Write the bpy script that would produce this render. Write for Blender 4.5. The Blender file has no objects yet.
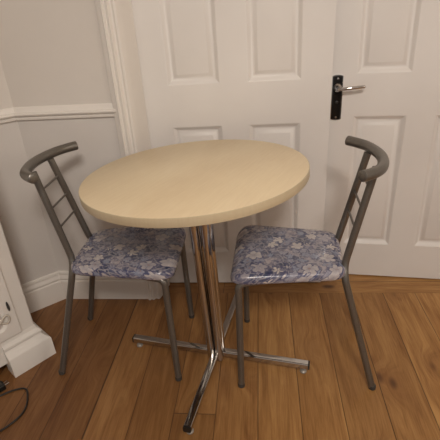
import bpy, bmesh, math, random
from mathutils import Vector, Matrix
random.seed(4)
C = bpy.context.scene.collection
PI = math.pi
V = Vector

# ------------------------------------------------------------------ materials
def mat(name, col=(.8, .8, .8), rough=.5, metal=0., spec=.5, coat=0.):
    m = bpy.data.materials.new(name); m.use_nodes = True
    b = m.node_tree.nodes['Principled BSDF']
    b.inputs['Base Color'].default_value = (*col, 1)
    b.inputs['Roughness'].default_value = rough
    b.inputs['Metallic'].default_value = metal
    b.inputs['Specular IOR Level'].default_value = spec
    b.inputs['Coat Weight'].default_value = coat
    return m

class NT:
    """small wrapper for writing node trees as expressions"""
    def __init__(s, m):
        s.t = m.node_tree; s.b = s.t.nodes['Principled BSDF']
    def put(s, sock, v):
        if isinstance(v, bpy.types.NodeSocket): s.t.links.new(v, sock)
        else: sock.default_value = v
    def m(s, op, a, b=0., c=0.):
        n = s.t.nodes.new('ShaderNodeMath'); n.operation = op
        for i, v in enumerate((a, b, c)): s.put(n.inputs[i], v)
        return n.outputs[0]
    def vm(s, op, a, b=(0, 0, 0)):
        n = s.t.nodes.new('ShaderNodeVectorMath'); n.operation = op
        s.put(n.inputs[0], a); s.put(n.inputs[1], b)
        return n.outputs['Value'] if op in ('LENGTH', 'DOT_PRODUCT') else n.outputs[0]
    def obj(s): return s.t.nodes.new('ShaderNodeTexCoord').outputs['Object']
    def sep(s, v):
        n = s.t.nodes.new('ShaderNodeSeparateXYZ'); s.put(n.inputs[0], v); return n.outputs
    def comb(s, x, y, z=0.):
        n = s.t.nodes.new('ShaderNodeCombineXYZ')
        for i, v in enumerate((x, y, z)): s.put(n.inputs[i], v)
        return n.outputs[0]
    def noise(s, v, scale, detail=3., rough=.5, dist=0.):
        n = s.t.nodes.new('ShaderNodeTexNoise'); s.put(n.inputs['Vector'], v)
        n.inputs['Scale'].default_value = scale; n.inputs['Detail'].default_value = detail
        n.inputs['Roughness'].default_value = rough; n.inputs['Distortion'].default_value = dist
        return n.outputs['Fac']
    def vor(s, v, scale, rnd=1., feat='F1'):
        n = s.t.nodes.new('ShaderNodeTexVoronoi'); s.put(n.inputs['Vector'], v)
        n.feature = feat; n.voronoi_dimensions = '3D'
        n.inputs['Scale'].default_value = scale; n.inputs['Randomness'].default_value = rnd
        return n.outputs
    def white(s, v):
        n = s.t.nodes.new('ShaderNodeTexWhiteNoise'); n.noise_dimensions = '3D'
        s.put(n.inputs['Vector'], v); return n.outputs['Value']
    def ramp(s, f, stops):
        n = s.t.nodes.new('ShaderNodeValToRGB'); s.put(n.inputs[0], f)
        e = n.color_ramp.elements
        while len(e) < len(stops): e.new(.5)
        for i, (p, c) in enumerate(stops):
            e[i].position = p; e[i].color = (*c, 1) if len(c) == 3 else c
        return n.outputs[0]
    def mix(s, f, a, b, mode='MIX'):
        n = s.t.nodes.new('ShaderNodeMix'); n.data_type = 'RGBA'; n.blend_type = mode
        s.put(n.inputs[0], f)
        for i, v in ((6, a), (7, b)):
            s.put(n.inputs[i], (*v, 1) if isinstance(v, tuple) and len(v) == 3 else v)
        return n.outputs[2]
    def sm(s, v, lo, hi):
        n = s.t.nodes.new('ShaderNodeMapRange'); n.interpolation_type = 'SMOOTHSTEP'
        s.put(n.inputs[0], v); n.inputs[1].default_value = lo; n.inputs[2].default_value = hi
        return n.outputs[0]
    def bump(s, h, strength=.3, dist=.002):
        n = s.t.nodes.new('ShaderNodeBump'); s.put(n.inputs['Height'], h)
        n.inputs['Strength'].default_value = strength; n.inputs['Distance'].default_value = dist
        s.t.links.new(n.outputs[0], s.b.inputs['Normal'])
    def col(s, c): s.t.links.new(c, s.b.inputs['Base Color'])
    def rough(s, c): s.t.links.new(c, s.b.inputs['Roughness'])

def paint(name, col, rough=.45, bs=.06, scale=60, var=.04):
    m = mat(name, col, rough); n = NT(m); o = n.obj()
    f = n.noise(o, 2.5, 3)
    lo = tuple(c*(1-var) for c in col); hi = tuple(min(1, c*(1+var)) for c in col)
    n.col(n.ramp(f, [(.3, lo), (.7, hi)]))
    n.bump(n.noise(o, scale, 2), bs, .002)
    return m

M_wall = paint('wall_paint', (.69, .645, .60), .7, .12, 45)
M_low = paint('dado_wall_paint', (.685, .65, .62), .65, .12, 45)
M_trim = paint('trim_gloss_paint', (.79, .75, .705), .38, .04, 20)
M_door = paint('door_white_paint', (.755, .725, .70), .42, .05, 120)
M_cup = paint('cupboard_paint', (.78, .745, .70), .4, .04, 20)
M_ceil = paint('ceiling_paint', (.8, .76, .7), .8)
M_dark = mat('dark_void', (.03, .02, .015), .9)

def wood_floor():
    m = mat('oak_floor', (.3, .15, .06), .42, spec=.4); n = NT(m); o = n.obj()
    x, y, z = n.sep(o)[0:3]
    W, X0, YB = .1445, -.025, 1.683
    border = n.m('GREATER_THAN', y, YB)
    def boards(u, v, w, u0, length, seed):
        k = n.m('DIVIDE', n.m('SUBTRACT', u, u0), w)
        i = n.m('FLOOR', k); fr = n.m('SUBTRACT', k, i)
        du = n.m('MULTIPLY', n.m('MINIMUM', fr, n.m('SUBTRACT', 1., fr)), w)
        st = n.m('SUBTRACT', .55, n.m('MULTIPLY', n.white(n.comb(i, seed, 3.3)), 1.25))
        if seed < 5:
            is2 = n.m('COMPARE', i, -2., .3)
            st = n.m('ADD', n.m('MULTIPLY', st, n.m('SUBTRACT', 1., is2)), n.m('MULTIPLY', is2, 1.0))
        kv = n.m('DIVIDE', n.m('SUBTRACT', v, st), length)
        j = n.m('FLOOR', kv); fv = n.m('SUBTRACT', kv, j)
        dv = n.m('MULTIPLY', n.m('MINIMUM', fv, n.m('SUBTRACT', 1., fv)), length)
        d = n.m('MINIMUM', du, dv)
        idv = n.comb(i, j, seed)
        r = n.white(idv)
        shift = n.m('MULTIPLY', r, 37.)
        g = n.comb(n.m('ADD', u, shift), v, shift)          # u across, v along
        return d, r, g
    d1, r1, g1 = boards(x, y, W, X0, 2.6, 1.7)
    d2, r2, g2 = boards(y, x, .092, YB, 1.30, 9.1)
    sel = lambda a, b: n.mix(border, a, b)
    def tog(v): return n.comb(v, v, v)
    d = n.m('ADD', n.m('MULTIPLY', d1, n.m('SUBTRACT', 1., border)), n.m('MULTIPLY', d2, border))
    r = n.m('ADD', n.m('MULTIPLY', r1, n.m('SUBTRACT', 1., border)), n.m('MULTIPLY', r2, border))
    g = sel(g1, g2)
    # knots pull the grain about
    kn = n.vor(n.vm('MULTIPLY', g, (6.2, 3.2, 1.)), 1., 1.)
    kd = kn['Distance']
    gate = n.m('GREATER_THAN', n.white(n.vm('FLOOR', n.vm('MULTIPLY', kn['Position'], (9.1, 9.1, 9.1)))), .25)
    knot = n.m('MULTIPLY', n.m('SUBTRACT', 1., n.sm(kd, .03, .13)), gate)
    halo = n.m('MULTIPLY', n.m('SUBTRACT', 1., n.sm(kd, .05, .42)), gate)
    gs = n.vm('MULTIPLY', g, (30., 2.6, 1.))
    gs = n.vm('ADD', gs, n.comb(n.m('MULTIPLY', halo, 1.7), 0., 0.))
    grain = n.noise(gs, 1., 6, .68, 1.1)
    fine = n.noise(n.vm('MULTIPLY', g, (260., 9., 1.)), 1., 3, .6)
    broad = n.noise(n.vm('MULTIPLY', g, (7., 1.1, 1.)), 1., 3, .5, .5)
    c = n.ramp(grain, [(.32, (.155, .060, .017)), (.47, (.30, .145, .048)), (.66, (.50, .285, .112))])
    c = n.mix(.38, c, n.ramp(broad, [(.32, (.19, .080, .024)), (.68, (.47, .26, .10))]))
    c = n.mix(.24, c, n.ramp(fine, [(.35, (.2, .085, .028)), (.65, (.52, .28, .115))]))
    tone = n.ramp(r, [(0., (.78, .74, .70)), (.35, (.94, .93, .92)), (.7, (1.05, 1.05, 1.03)), (1., (1.22, 1.26, 1.28))])
    c = n.mix(1., c, tone, 'MULTIPLY')
    c = n.mix(1., c, n.ramp(n.sm(x, -1.1, .75), [(0., (.56, .49, .47)), (.5, (.77, .74, .70)), (1., (1.12, 1.13, 1.04))]), 'MULTIPLY')  # shade on the left, brighter light on the right, painted into the board colour
    c = n.mix(n.m('MULTIPLY', halo, .38), c, (.22, .095, .032))
    c = n.mix(n.m('MULTIPLY', knot, .85), c, (.085, .034, .014))
    seam = n.m('MULTIPLY', n.m('SUBTRACT', 1., n.sm(d, .0005, .0024)), n.m('ADD', .45, n.m('MULTIPLY', n.noise(n.comb(x, 0., 0.), 9., 1), .95)))
    gap = n.m('MULTIPLY', n.m('SUBTRACT', 1., n.sm(n.m('ABSOLUTE', n.m('ADD', x, .603)), .0016, .0042)), n.m('SUBTRACT', 1., border))
    seam = n.m('MAXIMUM', seam, gap)
    c = n.mix(n.m('MULTIPLY', seam, .85), c, (.045, .018, .008))
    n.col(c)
    n.rough(n.ramp(grain, [(.3, (.5, .5, .5)), (.7, (.36, .36, .36))]))
    h = n.m('SUBTRACT', n.m('MULTIPLY', grain, .25), n.m('MULTIPLY', seam, 1.))
    n.bump(h, .35, .0025)
    return m
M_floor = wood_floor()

def maple(name, k=1.05, edge=False):
    m = mat(name, (.7, .56, .36), .38, spec=.45); n = NT(m); o = n.obj()
    a = n.vm('MULTIPLY', o, (4.5, 9., 2.)) if not edge else n.vm('MULTIPLY', o, (5., 5., 20.))
    g = n.noise(a, 1., 4, .55, .8)
    f = n.noise(n.vm('MULTIPLY', o, (9., 120., 9.)), 1., 2, .6)
    b = n.noise(n.vm('MULTIPLY', o, (1.6, 3.4, 1.)), 1., 2)
    c = n.ramp(g, [(.25, (.71*k, .575*k, .38*k)), (.55, (.77*k, .645*k, .44*k)), (.8, (.81*k, .70*k, .50*k))])
    c = n.mix(.5, c, n.ramp(b, [(.3, (.64*k, .50*k, .32*k)), (.7, (.80*k, .68*k, .47*k))]))
    c = n.mix(.1, c, n.ramp(f, [(.35, (.50*k, .35*k, .2*k)), (.6, (.78*k, .64*k, .45*k))]))
    n.col(c); return m
M_top = maple('maple_laminate')
M_edge = maple('maple_edge_band', .74, True)

def chrome():
    m = mat('chrome', (.58, .56, .54), .12, 1.); n = NT(m); o = n.obj()
    n.rough(n.ramp(n.noise(o, 25, 3), [(.3, (.05,)*3), (.7, (.15,)*3)]))
    return m
M_chrome = chrome()
def powder():
    m = mat('grey_metallic_paint', (.15, .138, .123), .33, .65); n = NT(m); o = n.obj()
    n.col(n.ramp(n.noise(o, 700, 2), [(.35, (.145, .133, .118)), (.65, (.21, .194, .174))]))
    return m
M_grey = powder()
M_black = mat('black_plastic', (.012, .011, .01), .35)
M_blackgloss = mat('black_gloss_plate', (.012, .010, .009), .12, .3)
M_foot = mat('pale_glide', (.36, .34, .31), .35, .4)
M_tip = mat('rubber_tip', (.05, .045, .04), .6)
M_under = mat('raw_underside', (.32, .22, .13), .8)
M_cord = paint('cord_white', (.6, .55, .48), .8)
M_shell = mat('seat_board', (.45, .35, .24), .7)

def floral():
    m = mat('floral_vinyl', (.3, .3, .4), .3, spec=.5, coat=.12); n = NT(m); o = n.obj()
    zz = n.m('SUBTRACT', n.sep(o)[2], .478)
    w = n.vm('ADD', n.vm('ADD', o, n.comb(zz, zz, 0.)), (.31, .17, 0.))
    wob = n.vm('ADD', w, n.comb(n.m('MULTIPLY', n.noise(w, 42, 3), .028), n.m('MULTIPLY', n.noise(n.vm('ADD', w, (4, 4, 4)), 42, 3), .028)))
    def flowers(src, scale, R, petals, gate_lo, ox):
        s2 = n.vm('ADD', src, (ox, ox*1.7, 0.))
        flat = n.vm('MULTIPLY', s2, (1., 1., .02))
        v = n.vor(flat, scale, .75)
        dl = n.vm('SUBTRACT', flat, n.vm('DIVIDE', v['Position'], (1., 1., 1.)))
        q = n.sep(dl); ang = n.m('ARCTAN2', q[1], q[0])
        rnd = n.sep(v['Color'])
        rr = n.m('MULTIPLY', v['Distance'], 1.)
        pet = n.m('ABSOLUTE', n.m('COSINE', n.m('ADD', n.m('MULTIPLY', ang, petals/2.), n.m('MULTIPLY', rnd[1], 6.))))
        edge = n.m('MULTIPLY', n.m('ADD', .62, n.m('MULTIPLY', pet, .38)), R)
        k = n.m('DIVIDE', rr, edge)                       # 1 at the petal edge
        g = n.m('GREATER_THAN', rnd[0], gate_lo)
        ins = n.m('MULTIPLY', n.m('SUBTRACT', 1., n.sm(k, .88, .98)), g)
        rim = n.m('MULTIPLY', n.m('MULTIPLY', n.sm(k, .86, .98), n.m('SUBTRACT', 1., n.sm(k, 1.06, 1.22))), g)
        eye = n.m('MULTIPLY', n.m('SUBTRACT', 1., n.sm(k, .16, .30)), g)
        ray = n.m('MULTIPLY', n.sm(n.m('SUBTRACT', 1., pet), .72, .95), ins)
        return ins, rim, eye, ray, rnd[2], k
    bgn = n.noise(wob, 20, 4, .6)
    c = n.ramp(bgn, [(.34, (.03, .042, .09)), (.46, (.09, .10, .165)), (.56, (.20, .19, .24)), (.68, (.40, .35, .37))])
    # leaves and tendrils
    lv = n.vor(wob, 42, 1., 'DISTANCE_TO_EDGE')
    c = n.mix(n.m('MULTIPLY', n.m('SUBTRACT', 1., n.sm(lv['Distance'], .03, .12)), .6), c, (.46, .42, .44))
    for (sc, R, p, gl, ox, ca, cb) in ((27, .46, 5, .10, .37, (.24, .27, .36), (.40, .36, .38)), (16, .48, 5, .18, .9, (.40, .37, .40), (.72, .65, .58))):
        ins, rim, eye, ray, rv, k = flowers(wob, sc, R, p, gl, ox)
        fc = n.mix(rv, ca, cb)
        fc = n.mix(n.sm(k, .2, .8), n.mix(.45, fc, (.22, .22, .30)), fc)
        c = n.mix(n.m('MULTIPLY', ins, .95), c, fc)
        c = n.mix(n.m('MULTIPLY', ray, .6), c, (.15, .155, .24))
        c = n.mix(n.m('MULTIPLY', rim, .75), c, (.07, .075, .16))
        c = n.mix(n.m('MULTIPLY', eye, .8), c, (.30, .21, .20))
    n.col(c)
    n.bump(n.noise(o, 26, 3, .5, .6), .55, .006)
    n.rough(n.ramp(n.noise(o, 40, 2), [(.3, (.18,)*3), (.7, (.36,)*3)]))
    return m
M_seat = floral()

# ------------------------------------------------------------------ mesh helpers
def obj(name, bm, m, parent=None, smooth=False, bevel=0., seg=2, angle=35):
    me = bpy.data.meshes.new(name); bmesh.ops.recalc_face_normals(bm, faces=bm.faces)
    bm.to_mesh(me); bm.free()
    o = bpy.data.objects.new(name, me); C.objects.link(o)
    for mm in (m if isinstance(m, (list, tuple)) else [m]): me.materials.append(mm)
    if parent: o.parent = parent
    if smooth:
        for p in me.polygons: p.use_smooth = True
        if smooth == 'auto':
            me.set_sharp_from_angle(angle=math.radians(angle))
    if bevel:
        b = o.modifiers.new('bevel', 'BEVEL'); b.width = bevel; b.segments = seg; b.limit_method = 'ANGLE'
        b.angle_limit = math.radians(40)
        if not smooth:
            for p in me.polygons: p.use_smooth = True
            me.set_sharp_from_angle(angle=math.radians(30))
    return o
def empty(name, loc, rz=0):
    o = bpy.data.objects.new(name, None); C.objects.link(o); o.empty_display_size = .1
    o.location = loc; o.rotation_euler = (0, 0, rz); return o
def tag(o, label, cat, group=None):
    o['label'] = label; o['category'] = cat
    if group: o['group'] = group
    return o
def struct(o, label=None, cat=None):
    o['kind'] = 'structure'
    if label: o['label'] = label
    if cat: o['category'] = cat
    return o
def box(bm, lo, hi, M=None):
    vs = [bm.verts.new(V((x, y, z)) if M is None else M @ V((x, y, z))) for z in (lo[2], hi[2]) for y in (lo[1], hi[1]) for x in (lo[0], hi[0])]
    for f in ((0, 1, 3, 2), (4, 6, 7, 5), (0, 4, 5, 1), (2, 3, 7, 6), (0, 2, 6, 4), (1, 5, 7, 3)):
        bm.faces.new([vs[i] for i in f])
def catmull(pts, n=6):
    pts = [V(p) for p in pts]; out = []
    P = [pts[0]*2-pts[1]] + pts + [pts[-1]*2-pts[-2]]
    for i in range(1, len(P)-2):
        for k in range(n):
            t = k/n; a, b, c, d = P[i-1:i+3]
            out.append(.5*((2*b)+(c-a)*t+(2*a-5*b+4*c-d)*t*t+(3*b-3*c+d-a)*t**3))
    out.append(pts[-1]); return out
def rounded(pts, r, n=6):
    """polyline with its inner corners rounded off"""
    pts = [V(p) for p in pts]; out = [pts[0]]
    for i in range(1, len(pts)-1):
        a, b, c = pts[i-1:i+2]
        rr = min(r, (a-b).length*.48, (c-b).length*.48)
        s = b+(a-b).normalized()*rr; e = b+(c-b).normalized()*rr
        for k in range(n+1):
            t = k/n; out.append(s*(1-t)**2+b*2*t*(1-t)+e*t*t)
    out.append(pts[-1]); return out
def tube(bm, pts, r, seg=16, cap=True, dome=0.):
    pts = [V(p) for p in pts]
    rad = r if callable(r) else (lambda t: r)
    up = V((0, 0, 1)); t0 = (pts[1]-pts[0]).normalized()
    if abs(t0.dot(up)) > .9: up = V((1, 0, 0))
    nrm = (up-t0*up.dot(t0)).normalized(); rings = []
    for i, p in enumerate(pts):
        t = (pts[min(i+1, len(pts)-1)]-pts[max(i-1, 0)]).normalized()
        nrm = (nrm-t*nrm.dot(t)).normalized(); bn = t.cross(nrm)
        R = rad(i/(len(pts)-1))
        rings.append([bm.verts.new(p+(nrm*math.cos(a)+bn*math.sin(a))*R) for a in [2*PI*k/seg for k in range(seg)]])
    for a, b in zip(rings, rings[1:]):
        for k in range(seg): bm.faces.new((a[k], a[(k+1) % seg], b[(k+1) % seg], b[k]))
    if cap:
        for ring, d, p in ((rings[0], (pts[0]-pts[1]).normalized(), pts[0]), (rings[-1], (pts[-1]-pts[-2]).normalized(), pts[-1])):
            if dome:
                prev = ring
                for q in (.5, .85):
                    nr = [bm.verts.new(p+(v.co-p)*math.sqrt(1-q*q)+d*dome*q) for v in ring]
                    for k in range(seg): bm.faces.new((prev[k], prev[(k+1) % seg], nr[(k+1) % seg], nr[k]))
                    prev = nr
                bm.faces.new(prev)
            else: bm.faces.new(ring)
def lathe(bm, prof, c=(0, 0, 0), seg=48, M=None):
    rings = []
    for r, z in prof:
        ring = []
        for k in range(seg):
            a = 2*PI*k/seg; p = V((c[0]+r*math.cos(a), c[1]+r*math.sin(a), c[2]+z))
            ring.append(bm.verts.new(M @ p if M else p))
        rings.append(ring)
    for a, b in zip(rings, rings[1:]):
        for k in range(seg): bm.faces.new((a[k], a[(k+1) % seg], b[(k+1) % seg], b[k]))
    bm.faces.new(rings[0]); bm.faces.new(rings[-1])
def sweep(bm, prof, path):
    """prof: list of (out, z), out = distance in front of the wall; path: plan points, front on the LEFT hand side"""
    P = [V((p[0], p[1])) for p in path]; rings = []
    for i, p in enumerate(P):
        dirs = []
        if i > 0: dirs.append((P[i]-P[i-1]).normalized())
        if i < len(P)-1: dirs.append((P[i+1]-P[i]).normalized())
        ns = [V((-d.y, d.x)) for d in dirs]
        if len(ns) == 2:
            b = (ns[0]+ns[1]).normalized(); b = b/ b.dot(ns[0])
        else: b = ns[0]
        rings.append([bm.verts.new((p.x+b.x*o, p.y+b.y*o, z)) for o, z in prof])
    n = len(prof)
    for a, b in zip(rings, rings[1:]):
        for k in range(n): bm.faces.new((a[k], a[(k+1) % n], b[(k+1) % n], b[k]))
    bm.faces.new(rings[0]); bm.faces.new(rings[-1])
def extrude_z(bm, prof, z0, z1, M=None):
    """closed plan outline pushed up from z0 to z1"""
    A = [bm.verts.new((x, y, z0)) for x, y in prof]; B = [bm.verts.new((x, y, z1)) for x, y in prof]
    n = len(prof)
    for k in range(n): bm.faces.new((A[k], A[(k+1) % n], B[(k+1) % n], B[k]))
    bm.faces.new(A); bm.faces.new(B)

# ------------------------------------------------------------------ camera
H = 1.26169097
r = V((.99512591, .07904176, -.05896461)); u = V((.01622705, .45853816, .88852655)); f = V((-.09726823, .88515262, -.45502059))
cam = bpy.data.cameras.new('camera'); co = bpy.data.objects.new('camera', cam); C.objects.link(co)
Mx = Matrix((r, u, -f)).transposed().to_4x4(); Mx.translation = (0, 0, H)
co.matrix_world = Mx
cam.sensor_width = 36; cam.lens = 431.151/440*36; cam.clip_start = .01
bpy.context.scene.camera = co

# ------------------------------------------------------------------ room shell
DW, DH = .762, 1.981
WY = 1.655                       # wall beside the doors
CX = -.975                       # inner corner of wall and slanted wall
DX, DYd = .75, .66               # slanted wall direction (towards the camera, left)
L = 1.55
AX, AY = CX-DX*L, WY-DYd*L
HC = 2.45
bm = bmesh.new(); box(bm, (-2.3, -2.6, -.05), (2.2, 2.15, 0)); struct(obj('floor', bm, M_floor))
bm = bmesh.new(); box(bm, (-2.3, -2.6, HC), (2.2, 2.15, HC+.05)); struct(obj('ceiling', bm, M_ceil))
def wall(name, pts, z0, z1, mats, zsplit=.9):
    """wall slab along plan points with thickness, painted differently below the dado"""
    bm = bmesh.new()
    for a, b in ((z0, zsplit), (zsplit, z1)):
        n0 = len(bm.faces); extrude_z(bm, pts, a, b); bm.faces.ensure_lookup_table()
        for fc in bm.faces[n0:]: fc.material_index = 0 if a < .5 else 1
    return struct(obj(name, bm, mats))
wall('wall_back', [(CX-.12, WY), (-.53, WY), (-.53, WY+.12), (CX-.12, WY+.12)], 0, HC, [M_low, M_wall])
nx, ny = -DYd, DX                # outward (away from the room)
wall('wall_left', [(CX, WY), (AX, AY), (AX+nx*.12, AY+ny*.12), (CX+nx*.12, WY+ny*.12)], 0, HC, [M_low, M_wall])
bm = bmesh.new(); box(bm, (AX-.12, -2.6, 0), (AX, AY+.02, HC)); struct(obj('wall_left_side', bm, M_wall))
bm = bmesh.new(); box(bm, (2.1, -2.6, 0), (2.2, 2.15, HC)); struct(obj('wall_right', bm, M_wall))
bm = bmesh.new(); box(bm, (1.13, 1.70, 0), (2.1, 1.84, HC)); struct(obj('wall_back_right', bm, M_wall))
bm = bmesh.new(); box(bm, (-.53, 1.70, 2.01), (1.13, 1.84, HC)); struct(obj('wall_above_doors', bm, M_wall))
bm = bmesh.new(); box(bm, (-.60, 2.05, 0), (1.3, 2.1, HC)); struct(obj('wall_behind_doors', bm, M_dark))

# skirting, dado rail
SK = [(0, 0), (.020, 0), (.020, .094), (.0185, .103), (.0145, .107), (.0145, .112), (.017, .117), (.0155, .124), (.0105, .130), (.009, .136), (.0105, .141), (.008, .149), (.003, .152), (0, .152)]
bm = bmesh.new(); sweep(bm, SK, [(-.545, WY), (CX, WY), (AX, AY)])
struct(obj('baseboard_left', bm, M_trim, smooth='auto', angle=28))
DR = [(0, .876), (.008, .876), (.013, .880), (.014, .886), (.008, .890), (.008, .892), (.020, .896), (.023, .901), (.021, .906), (.013, .909), (.010, .914), (.008, .924), (.004, .929), (0, .929)]
bm = bmesh.new(); sweep(bm, DR, [(-.556, WY), (CX, WY), (AX, AY)])
struct(obj('trim_1', bm, M_trim, smooth='auto', angle=28))

# architrave and door lining on the left: moulded plan profile
bm = bmesh.new()
AR = [(-.568, WY), (-.568, WY-.012), (-.562, WY-.016), (-.551, WY-.018), (-.548, WY-.026), (-.543, WY-.030), (-.538, WY-.029), (-.535, WY-.023), (-.531, WY-.022), (-.527, WY-.026),
      (-.522, WY-.027), (-.519, WY-.022), (-.515, WY-.016), (-.510, WY-.015), (-.503, WY-.019), (-.497, WY-.018), (-.492, WY-.010), (-.484, WY+.02), (-.476, WY+.06), (-.468, WY+.098), (-.476, WY+.104), (-.492, WY+.104), (-.492, WY+.14), (-.53, WY+.14), (-.53, WY)]
extrude_z(bm, AR, 0, 2.03)
struct(obj('trim_2', bm, M_trim, smooth='auto', angle=28))
bm = bmesh.new()
mir = [(1.13+(-.53-x)*-1*-1, y+.045) for x, y in AR]
extrude_z(bm, mir, 0, 2.03)
struct(obj('trim_3', bm, M_trim, smooth='auto', angle=28))

# ------------------------------------------------------------------ six-panel doors
S_, P_, BT, T1, T2 = .1145, .2125, .180, .797, .963
MUL = DW-2*S_-2*P_
def door_leaf(name, origin, rz, flip):
    """origin = plan point of u=0 on the front face at the floor; u runs along +X local, front faces -Y local"""
    bm = bmesh.new()
    us = [0, S_, S_+P_, S_+P_+MUL, DW-S_, DW]
    vs = [.006, BT, T1, T2, 1.56, 1.665, 1.87, DH]
    holes = {(1, 1), (3, 1), (1, 3), (3, 3), (1, 5), (3, 5)}
    grid = {}
    def gv(i, j):
        if (i, j) not in grid: grid[(i, j)] = bm.verts.new((us[i], 0, vs[j]))
        return grid[(i, j)]
    for i in range(5):
        for j in range(7):
            c = [gv(i, j), gv(i+1, j), gv(i+1, j+1), gv(i, j+1)]
            if (i, j) not in holes: bm.faces.new(c); continue
            ring = c
            x0, x1, z0, z1 = us[i], us[i+1], vs[j], vs[j+1]
            for ins, dep in ((.002, .0005), (.006, .0035), (.014, .0105), (.020, .0155), (.024, .0160), (.032, .0110), (.041, .0042), (.0435, .0036)):
                nr = [bm.verts.new((x, dep, z)) for x, z in ((x0+ins, z0+ins), (x1-ins, z0+ins), (x1-ins, z1-ins), (x0+ins, z1-ins))]
                for k in range(4): bm.faces.new((ring[k], ring[(k+1) % 4], nr[(k+1) % 4], nr[k]))
                ring = nr
            bm.faces.new(ring)
    T = .038
    bk = [bm.verts.new(p) for p in ((0, T, vs[0]), (DW, T, vs[0]), (DW, T, DH), (0, T, DH))]
    bm.faces.new(bk)
    def strip(fr, a, b): bm.faces.new(fr+[b, a])
    strip([gv(i, 0) for i in range(6)], bk[0], bk[1]); strip([gv(i, 7) for i in range(6)], bk[3], bk[2])
    strip([gv(0, j) for j in range(8)], bk[0], bk[3]); strip([gv(5, j) for j in range(8)], bk[1], bk[2])
    o = obj(name, bm, M_door, smooth='auto', angle=50)
    o.location = (origin[0], origin[1], 0); o.rotation_euler = (0, 0, rz)
    return o
dl = door_leaf('door_1', (.278-DW, 1.762), 0, False)
struct(dl, 'white panelled door behind the round table, left of the black handle plate', 'door')
dr = door_leaf('door_2', (.2705, 1.848), -.1088, False)
struct(dr, 'white panelled door with black backplate and silver lever, behind the right chair', 'door')
# lever handle on the right-hand door (u ~ 0.045)
bm = bmesh.new()
hu, hz = .044, .914
prof = []
w2, h0, h1 = .0195, .782, .962
for k in range(9):
    a = PI*k/8; prof.append((hu+w2*math.cos(a), h1-.006+.006*math.sin(a)))
for k in range(9):
    a = PI+PI*k/8; prof.append((hu+w2*math.cos(a), h0+.006+.006*math.sin(a)))
A = [bm.verts.new((x, 0, z)) for x, z in prof]; B = [bm.verts.new((hu+(x-hu)*.98, -.006, h0+(z-h0)*.998)) for x, z in prof]
Cc = [bm.verts.new((hu+(x-hu)*.8, -.010, (h0+h1)/2+(z-(h0+h1)/2)*.97)) for x, z in prof]
n = len(prof)
for k in range(n):
    bm.faces.new((A[k], A[(k+1) % n], B[(k+1) % n], B[k])); bm.faces.new((B[k], B[(k+1) % n], Cc[(k+1) % n], Cc[k]))
bm.faces.new(Cc); bm.faces.new(A)
bmr = bmesh.new()
q0 = [bmr.verts.new((hu+(x-hu)*1.13, -.0002, (h0+h1)/2+(z-(h0+h1)/2)*1.022)) for x, z in prof]; q1 = [bmr.verts.new((hu+(x-hu)*1.10, -.0035, (h0+h1)/2+(z-(h0+h1)/2)*1.018)) for x, z in prof]
for k in range(n): bmr.faces.new((q0[k], q0[(k+1) % n], q1[(k+1) % n], q1[k]))
bmr.faces.new(q0); bmr.faces.new(q1)
hp = obj('door_handle', bm, M_blackgloss, dr, smooth='auto'); hp['label'] = 'black backplate'
obj('rim', bmr, M_chrome, hp, smooth='auto')['label'] = 'thin silver rim'
bm = bmesh.new()
My = Matrix.Translation((hu, -.010, hz)) @ Matrix.Rotation(PI/2, 4, 'X')
lathe(bm, [(.0165, 0), (.0165, .004), (.011, .008), (.0095, .03), (.009, .036)], M=My, seg=28)
lev = rounded([(hu, -.020, hz), (hu, -.048, hz), (hu+.045, -.052, hz+.004), (hu+.100, -.046, hz+.008)], .02, 7)
tube(bm, lev, lambda t: .0075-.001*t, 14, dome=.005)
lv = obj('lever', bm, M_chrome, hp, smooth='auto'); lv['label'] = 'polished silver lever'
for zz in (h0+.012, h1-.012):
    bm = bmesh.new()
    lathe(bm, [(.0042, 0), (.0042, .001), (.003, .0022)], M=Matrix.Translation((hu, -.0098, zz)) @ Matrix.Rotation(PI/2, 4, 'X'), seg=14)
    obj('screw', bm, M_chrome, hp, smooth='auto')
bm = bmesh.new()   # keyhole cover
lathe(bm, [(.007, 0), (.007, .001), (.0055, .002)], M=Matrix.Translation((hu, -.0098, .855)) @ Matrix.Rotation(PI/2, 4, 'X'), seg=18)
obj('keyhole', bm, M_black, hp, smooth='auto')

# ------------------------------------------------------------------ built-in corner cupboard, left edge of the picture
d = V((.617, .787)).normalized(); n2 = V((d.y, -d.x))          # d: left to right along its face; n2: out of the face
cup = empty('corner_cupboard', (-.863, 1.274, 0))
cup.rotation_euler = (0, 0, math.atan2(d.y, d.x))              # local x along face, local -y out of the face
tag(cup, 'white painted built-in cupboard with flared plinth at the left edge, beside the slanted wall', 'cupboard')
SKC = [(0, 0), (.004, 0), (.003, .084), (-.001, .091), (-.010, .097), (-.017, .106), (-.021, .116), (-.016, .122), (-.017, .130), (-.024, .138), (-.028, .142), (-.030, .150), (-.032, .156), (-.06, .156), (-.06, 0)]
bm = bmesh.new(); box(bm, (-.62, .032, .052), (-.032, .235, 2.05)); obj('body', bm, M_cup, cup, bevel=.004)
bm = bmesh.new(); sweep(bm, [(o-.0, z) for o, z in SKC][::1], [(-.0, .235), (-.0, 0), (-.168, 0)])
# front on left-hand side when walking: reverse gives the outside
pl = obj('plinth', bm, M_cup, cup, smooth='auto', angle=30)
bm = bmesh.new()
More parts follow.
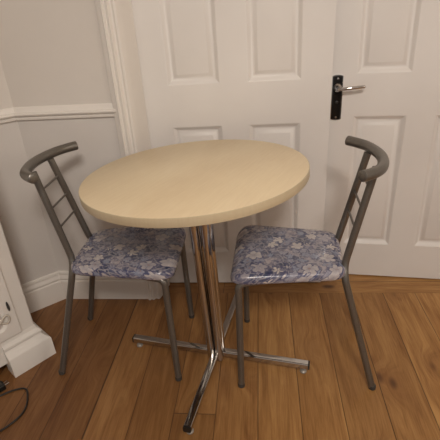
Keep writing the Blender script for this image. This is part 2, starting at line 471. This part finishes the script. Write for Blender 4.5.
# cupboard door leaf with an inner panel with rounded lower corners
def rrect(x0, x1, z0, z1, rr, y, k=6):
    out = []
    for cx, cz, a0 in ((x1-rr, z1-rr, 0), (x0+rr, z1-rr, 90), (x0+rr, z0+rr, 180), (x1-rr, z0+rr, 270)):
        for q in range(k+1):
            a = math.radians(a0+90*q/k); out.append((cx+rr*math.cos(a), y, cz+rr*math.sin(a)))
    return out
rings = []
for ins, y, rr in ((0, .032, .004), (0, .020, .004), (.002, .018, .004), (.040, .018, .028), (.044, .022, .028), (.050, .025, .026), (.056, .020, .022), (.062, .020, .02)):
    rings.append([bm.verts.new(p) for p in rrect(-.56+ins, -.085-ins, .165+ins, 1.95-ins, rr, y)])
for a, b in zip(rings, rings[1:]):
    for k in range(len(a)): bm.faces.new((a[k], a[(k+1) % len(a)], b[(k+1) % len(a)], b[k]))
bm.faces.new(rings[-1]); bm.faces.new(rings[0])
cd = obj('door', bm, M_cup, cup, smooth='auto', angle=30)
bm = bmesh.new()
lathe(bm, [(.007, 0), (.008, .004), (.006, .012), (.004, .016)], M=Matrix.Translation((-.105, .018, .30)) @ Matrix.Rotation(PI/2, 4, 'X') @ Matrix.Diagonal((.6, 2.7, .8, 1.)), seg=18)
hd = obj('handle', bm, M_black, cd, smooth='auto'); hd['label'] = 'small dark latch'
bm = bmesh.new()
pts = []
for k in range(41):
    t = 2*PI*k/40; pts.append((-.150+.036*math.sin(t), .011-.002*math.cos(t), .252+.017*math.sin(2*t)+.004*math.sin(t)))
tube(bm, pts, .0038, 8, cap=False)
tube(bm, catmull([(-.150, .010, .252), (-.17, .012, .28), (-.19, .014, .34), (-.20, .015, .42)]), .003, 8)
cdn = obj('looped_cord', bm, M_cord, cd, smooth=True); cdn['label'] = 'pale knotted cord loop'

# ------------------------------------------------------------------ table
tb = empty('bistro_table', (-.185, 1.26, 0))
tag(tb, 'round pale maple-topped pedestal table on a chrome four-foot base, between the two chairs', 'table')
ang0 = math.atan2(-.064, .336)
TC = V((-.216+.185, 1.303-1.26, .775))                 # centre of the top face, local
nrm = V((-.041, .032, 1)).normalized()
Mt = Matrix.Translation(TC) @ nrm.to_track_quat('Z', 'Y').to_matrix().to_4x4()
R0, TH = .366, .0275
bm = bmesh.new()
prof = [(R0-.002, -TH), (R0-.0005, -TH+.0008), (R0, -TH+.002), (R0, -.0016), (R0-.0004, -.0005), (R0-.0014, 0)]
rings = []
N = 128
for r0, z in [(.02, -TH)] + prof + [(.02, 0)]:
    rings.append([bm.verts.new((r0*math.cos(2*PI*k/N), r0*math.sin(2*PI*k/N), z)) for k in range(N)])
for i, (a, b) in enumerate(zip(rings, rings[1:])):
    for k in range(N):
        fc = bm.faces.new((a[k], a[(k+1) % N], b[(k+1) % N], b[k])); fc.material_index = 2 if i == 0 else (0 if i == len(rings)-2 else 1)
fc = bm.faces.new(rings[0]); fc.material_index = 2
bm.faces.new(rings[-1])
top = obj('tabletop', bm, [M_top, M_edge, M_under], tb, smooth='auto', angle=30)
top.matrix_local = Mt @ Matrix.Rotation(math.radians(14), 4, 'Z')
# under-frame plate
bm = bmesh.new(); 
pb = TC - nrm*(TH+.001)
lathe(bm, [(.10, -.006), (.10, 0)], seg=40)
for k in range(4):
    Mk = Matrix.Rotation(ang0+k*PI/2, 4, 'Z'); box(bm, (.0, -.014, -.022), (.23, .014, -.004), Mk)
mp = obj('mounting_frame', bm, M_chrome, tb, smooth='auto', bevel=.001); mp.matrix_local = Matrix.Translation(pb) @ nrm.to_track_quat('Z', 'Y').to_matrix().to_4x4()
# four pedestal tubes standing in the corners between the feet
for k in range(4):
    a = ang0+k*PI/2+PI/4; dv = V((math.cos(a), math.sin(a), 0))
    bm = bmesh.new()
    tube(bm, [pb + V((0, 0, -.006)) + dv*.0305, (pb+V((0, 0, .01)))*.5 + dv*.0265, dv*.0225+V((0, 0, .016))], .0150, 24)
    obj('pedestal_tube', bm, M_chrome, tb, smooth='auto')
for k in range(4):
    a = ang0+k*PI/2; Mk = Matrix.Rotation(a, 4, 'Z')
    bm = bmesh.new()
    # foot bar, a flattened tube: rounded-rectangle section
    sec = []
    for cx, cz, a0 in ((.009, .045, 0), (-.009, .045, 90), (-.009, .030, 180), (.009, .030, 270)):
        for q in range(5):
            t = math.radians(a0+22.5*q); sec.append((cx+.0045*math.cos(t), cz+.0045*math.sin(t)))
    rr = []
    for x in (.004, .352): rr.append([bm.verts.new(Mk @ V((x, y, z))) for y, z in sec])
    m_ = len(sec)
    for q in range(m_): bm.faces.new((rr[0][q], rr[0][(q+1) % m_], rr[1][(q+1) % m_], rr[1][q]))
    bm.faces.new(rr[0]); bm.faces.new(rr[1])
    ft = obj('foot', bm, M_chrome, tb, smooth='auto')
    bm = bmesh.new()
    e = [bm.verts.new(Mk @ V((.352, y*1.04, .0375+(z-.0375)*1.04))) for y, z in sec]; e2 = [bm.verts.new(Mk @ V((.358, y*.98, .0375+(z-.0375)*.98))) for y, z in sec]
    for q in range(m_): bm.faces.new((e[q], e[(q+1) % m_], e2[(q+1) % m_], e2[q]))
    bm.faces.new(e); bm.faces.new(e2)
    ec = obj('end_cap', bm, M_black, ft, smooth='auto'); ec['label'] = 'black plastic end cap'
    bm = bmesh.new(); c0 = Mk @ V((.335, 0, 0))
    lathe(bm, [(.010, 0), (.0125, .002), (.0125, .008), (.008, .012), (.004, .013), (.004, .027)], c=c0, seg=24)
    gl = obj('leveller', bm, M_foot, ft, smooth='auto'); gl['label'] = 'pale round levelling glide'

# ------------------------------------------------------------------ chairs (local +X = forward)
def make_chair():
    root = empty('dining_chair', (0, 0, 0))
    # ---- seat pad
    out = []
    xf, xr, wf, wr = .192, -.182, .186, .140
    base = [(xr, -wr), (xf, -wf), (xf, wf), (xr, wr)]
    rad = [.055, .066, .066, .055]
    pts = []
    for i in range(4):
        a, b, c = V(base[i-1]), V(base[i]), V(base[(i+1) % 4])
        s = b+(a-b).normalized()*rad[i]; e = b+(c-b).normalized()*rad[i]
        for q in range(8):
            t = q/7; pts.append(s*(1-t)**2+b*2*t*(1-t)+e*t*t)
    dense = []
    for i in range(len(pts)):
        a, b = pts[i], pts[(i+1) % len(pts)]; m_ = max(1, int((b-a).length/.02))
        for q in range(m_): dense.append(a.lerp(b, q/m_))
    cx = V((.01, 0))
    def hz(p): return .004*math.cos(p.x/.19*1.5) + (.006*max(0, p.x/.19) - .020*max(0, (p.x-.145)/.045)**2)
    bm = bmesh.new(); rings = []
    for s, z in ((.95, .4465), (.985, .447), (.997, .450), (1.0, .456), (.996, .464), (.978, .471), (.945, .4745), (.86, .4765), (.68, .4775), (.45, .478), (.2, .4782)):
        rings.append([bm.verts.new(((cx+(p-cx)*s).x, (cx+(p-cx)*s).y, z+hz(cx+(p-cx)*s)*(1 if z > .455 else .4))) for p in dense])
    k_ = len(dense)
    for a, b in zip(rings, rings[1:]):
        for k in range(k_): bm.faces.new((a[k], a[(k+1) % k_], b[(k+1) % k_], b[k]))
    bm.faces.new(rings[0]); bm.faces.new(rings[-1])
    st = obj('seat', bm, M_seat, root, smooth=True); st['label'] = 'seat pad in blue and cream flowered vinyl'
    # ---- seat frame under the pad
    bm = bmesh.new()
    fr = rounded([(-.165, 0, .444), (-.165, .115, .444), (.150, .150, .444), (.150, -.150, .444), (-.165, -.115, .444), (-.165, 0, .444)], .03, 5)
    tube(bm, fr, .0095, 12, cap=False)
    obj('seat_frame', bm, M_grey, root, smooth=True)
    for s in (-1, 1):
        bm = bmesh.new()
        tube(bm, rounded([(.06, s*.140, .446), (.163, s*.166, .444), (.168, s*.178, 0.002)], .024, 8), .0118, 16)
        lg = obj('leg', bm, M_grey, root, smooth='auto')
        bm = bmesh.new(); lathe(bm, [(.0105, 0), (.0125, .001), (.0125, .014), (.0118, .016)], c=(.168, s*.178, 0), seg=18)
        obj('rubber_tip', bm, M_tip, lg, smooth='auto')
        bm = bmesh.new()
        tube(bm, rounded([(-.296, s*.160, .002), (-.178, s*.112, .435), (-.179, s*.084, .475), (-.248, s*.066, .798)], .03, 7), .0118, 16)
        lg = obj('leg', bm, M_grey, root, smooth='auto')
        lg['label'] = 'rear leg running up into the back upright'
        bm = bmesh.new(); lathe(bm, [(.0105, 0), (.0125, .001), (.0125, .014), (.0118, .016)], c=(-.296, s*.160, 0), seg=18)
        obj('rubber_tip', bm, M_tip, lg, smooth='auto')
    # ---- back: curved crest tube and thin rungs
    bm = bmesh.new()
    cr = catmull([(-.198, -.158, .812), (-.227, -.134, .810), (-.253, -.103, .808), (-.270, -.052, .807), (-.276, 0, .807), (-.270, .052, .807), (-.253, .103, .808), (-.225, .142, .810), (-.190, .170, .812)], 5)
    tube(bm, cr, .0165, 20, dome=.004)
    obj('top_rail', bm, M_grey, root, smooth='auto')
    for z in (.735, .665, .595):
        t = (z-.475)/.317; x = -.179-.066*t; y = .084-.016*t
        bm = bmesh.new(); tube(bm, [(x, -y, z), (x, y, z)], .0038, 10); obj('rung', bm, M_grey, root, smooth='auto')
    return root
def dup(rt):
    r2 = rt.copy(); C.objects.link(r2)
    for ch in rt.children:
        c = ch.copy(); C.objects.link(c); c.parent = r2
        for g in ch.children:
            e = g.copy(); C.objects.link(e); e.parent = c
    return r2
ch1 = make_chair()
ch2 = dup(ch1)
ch1.location = (-.490, 1.328, 0); ch1.rotation_euler = (0, 0, 0)
tag(ch1, 'grey tubular metal chair with flowered vinyl seat, left of the table by the dado-railed wall', 'chair', 'grey chairs with flowered seats')
ch2.location = (.089, 1.297, 0); ch2.rotation_euler = (0, 0, PI-.034)
tag(ch2, 'grey tubular metal chair with flowered vinyl seat, right of the table before the handled door', 'chair', 'grey chairs with flowered seats')

# ------------------------------------------------------------------ cable
bm = bmesh.new()
zc = .004
tube(bm, catmull([(-1.07, 1.00, zc), (-1.0, 1.035, zc), (-.942, 1.075, zc), (-.895, 1.085, zc), (-.862, 1.035, zc), (-.852, .985, zc), (-.870, .940, zc), (-.905, .900, zc), (-.95, .875, zc), (-1.02, .86, zc)], 8), .0035, 10)
tube(bm, catmull([(-1.03, .93, .009), (-.96, .90, .0095), (-.915, .885, .009), (-.885, .85, .005), (-.875, .80, .004)], 8), .003, 10)
tag(obj('power_cable', bm, M_black, smooth='auto'), 'thin black cable looping over the floorboards at the lower left corner', 'cable')

ad = None
bm = bmesh.new(); Ma = Matrix.Translation((-1.002, 1.072, 0)) @ Matrix.Rotation(.9, 4, 'Z')
box(bm, (-.030, -.018, .0005), (.030, .018, .026), Ma)
ad = obj('plug_adaptor', bm, M_black, bevel=.005, seg=3)
bm = bmesh.new()
for yy in (-.008, .008): box(bm, (.030, yy-.0015, .010), (.046, yy+.0015, .016), Ma)
obj('prong', bm, M_chrome, ad)
tag(ad, 'small black block lying on the floor beside the cupboard plinth', 'adaptor')

# ------------------------------------------------------------------ light
def area(name, loc, target, size, power, col):
    l = bpy.data.lights.new(name, 'AREA'); l.energy = power; l.color = col; l.shape = 'DISK'; l.size = size
    o = bpy.data.objects.new(name, l); C.objects.link(o); o.location = loc
    o.rotation_euler = (V(target)-V(loc)).to_track_quat('-Z', 'Y').to_euler(); return o
area('ceiling_lamp', (.25, -.75, 2.38), (-.1, 1.4, .6), .5, 43, (1., .92, .83))
area('side_fill', (1.85, -.1, 1.75), (-.6, 1.5, .7), .8, 8, (1., .89, .77))  # unseen fill light, added to brighten the left-hand trim
w = bpy.data.worlds.new('world'); bpy.context.scene.world = w; w.use_nodes = True
w.node_tree.nodes['Background'].inputs[0].default_value = (1., .93, .88, 1)
w.node_tree.nodes['Background'].inputs[1].default_value = .38
sc = bpy.context.scene
sc.view_settings.view_transform = 'Standard'
sc.view_settings.exposure = 0
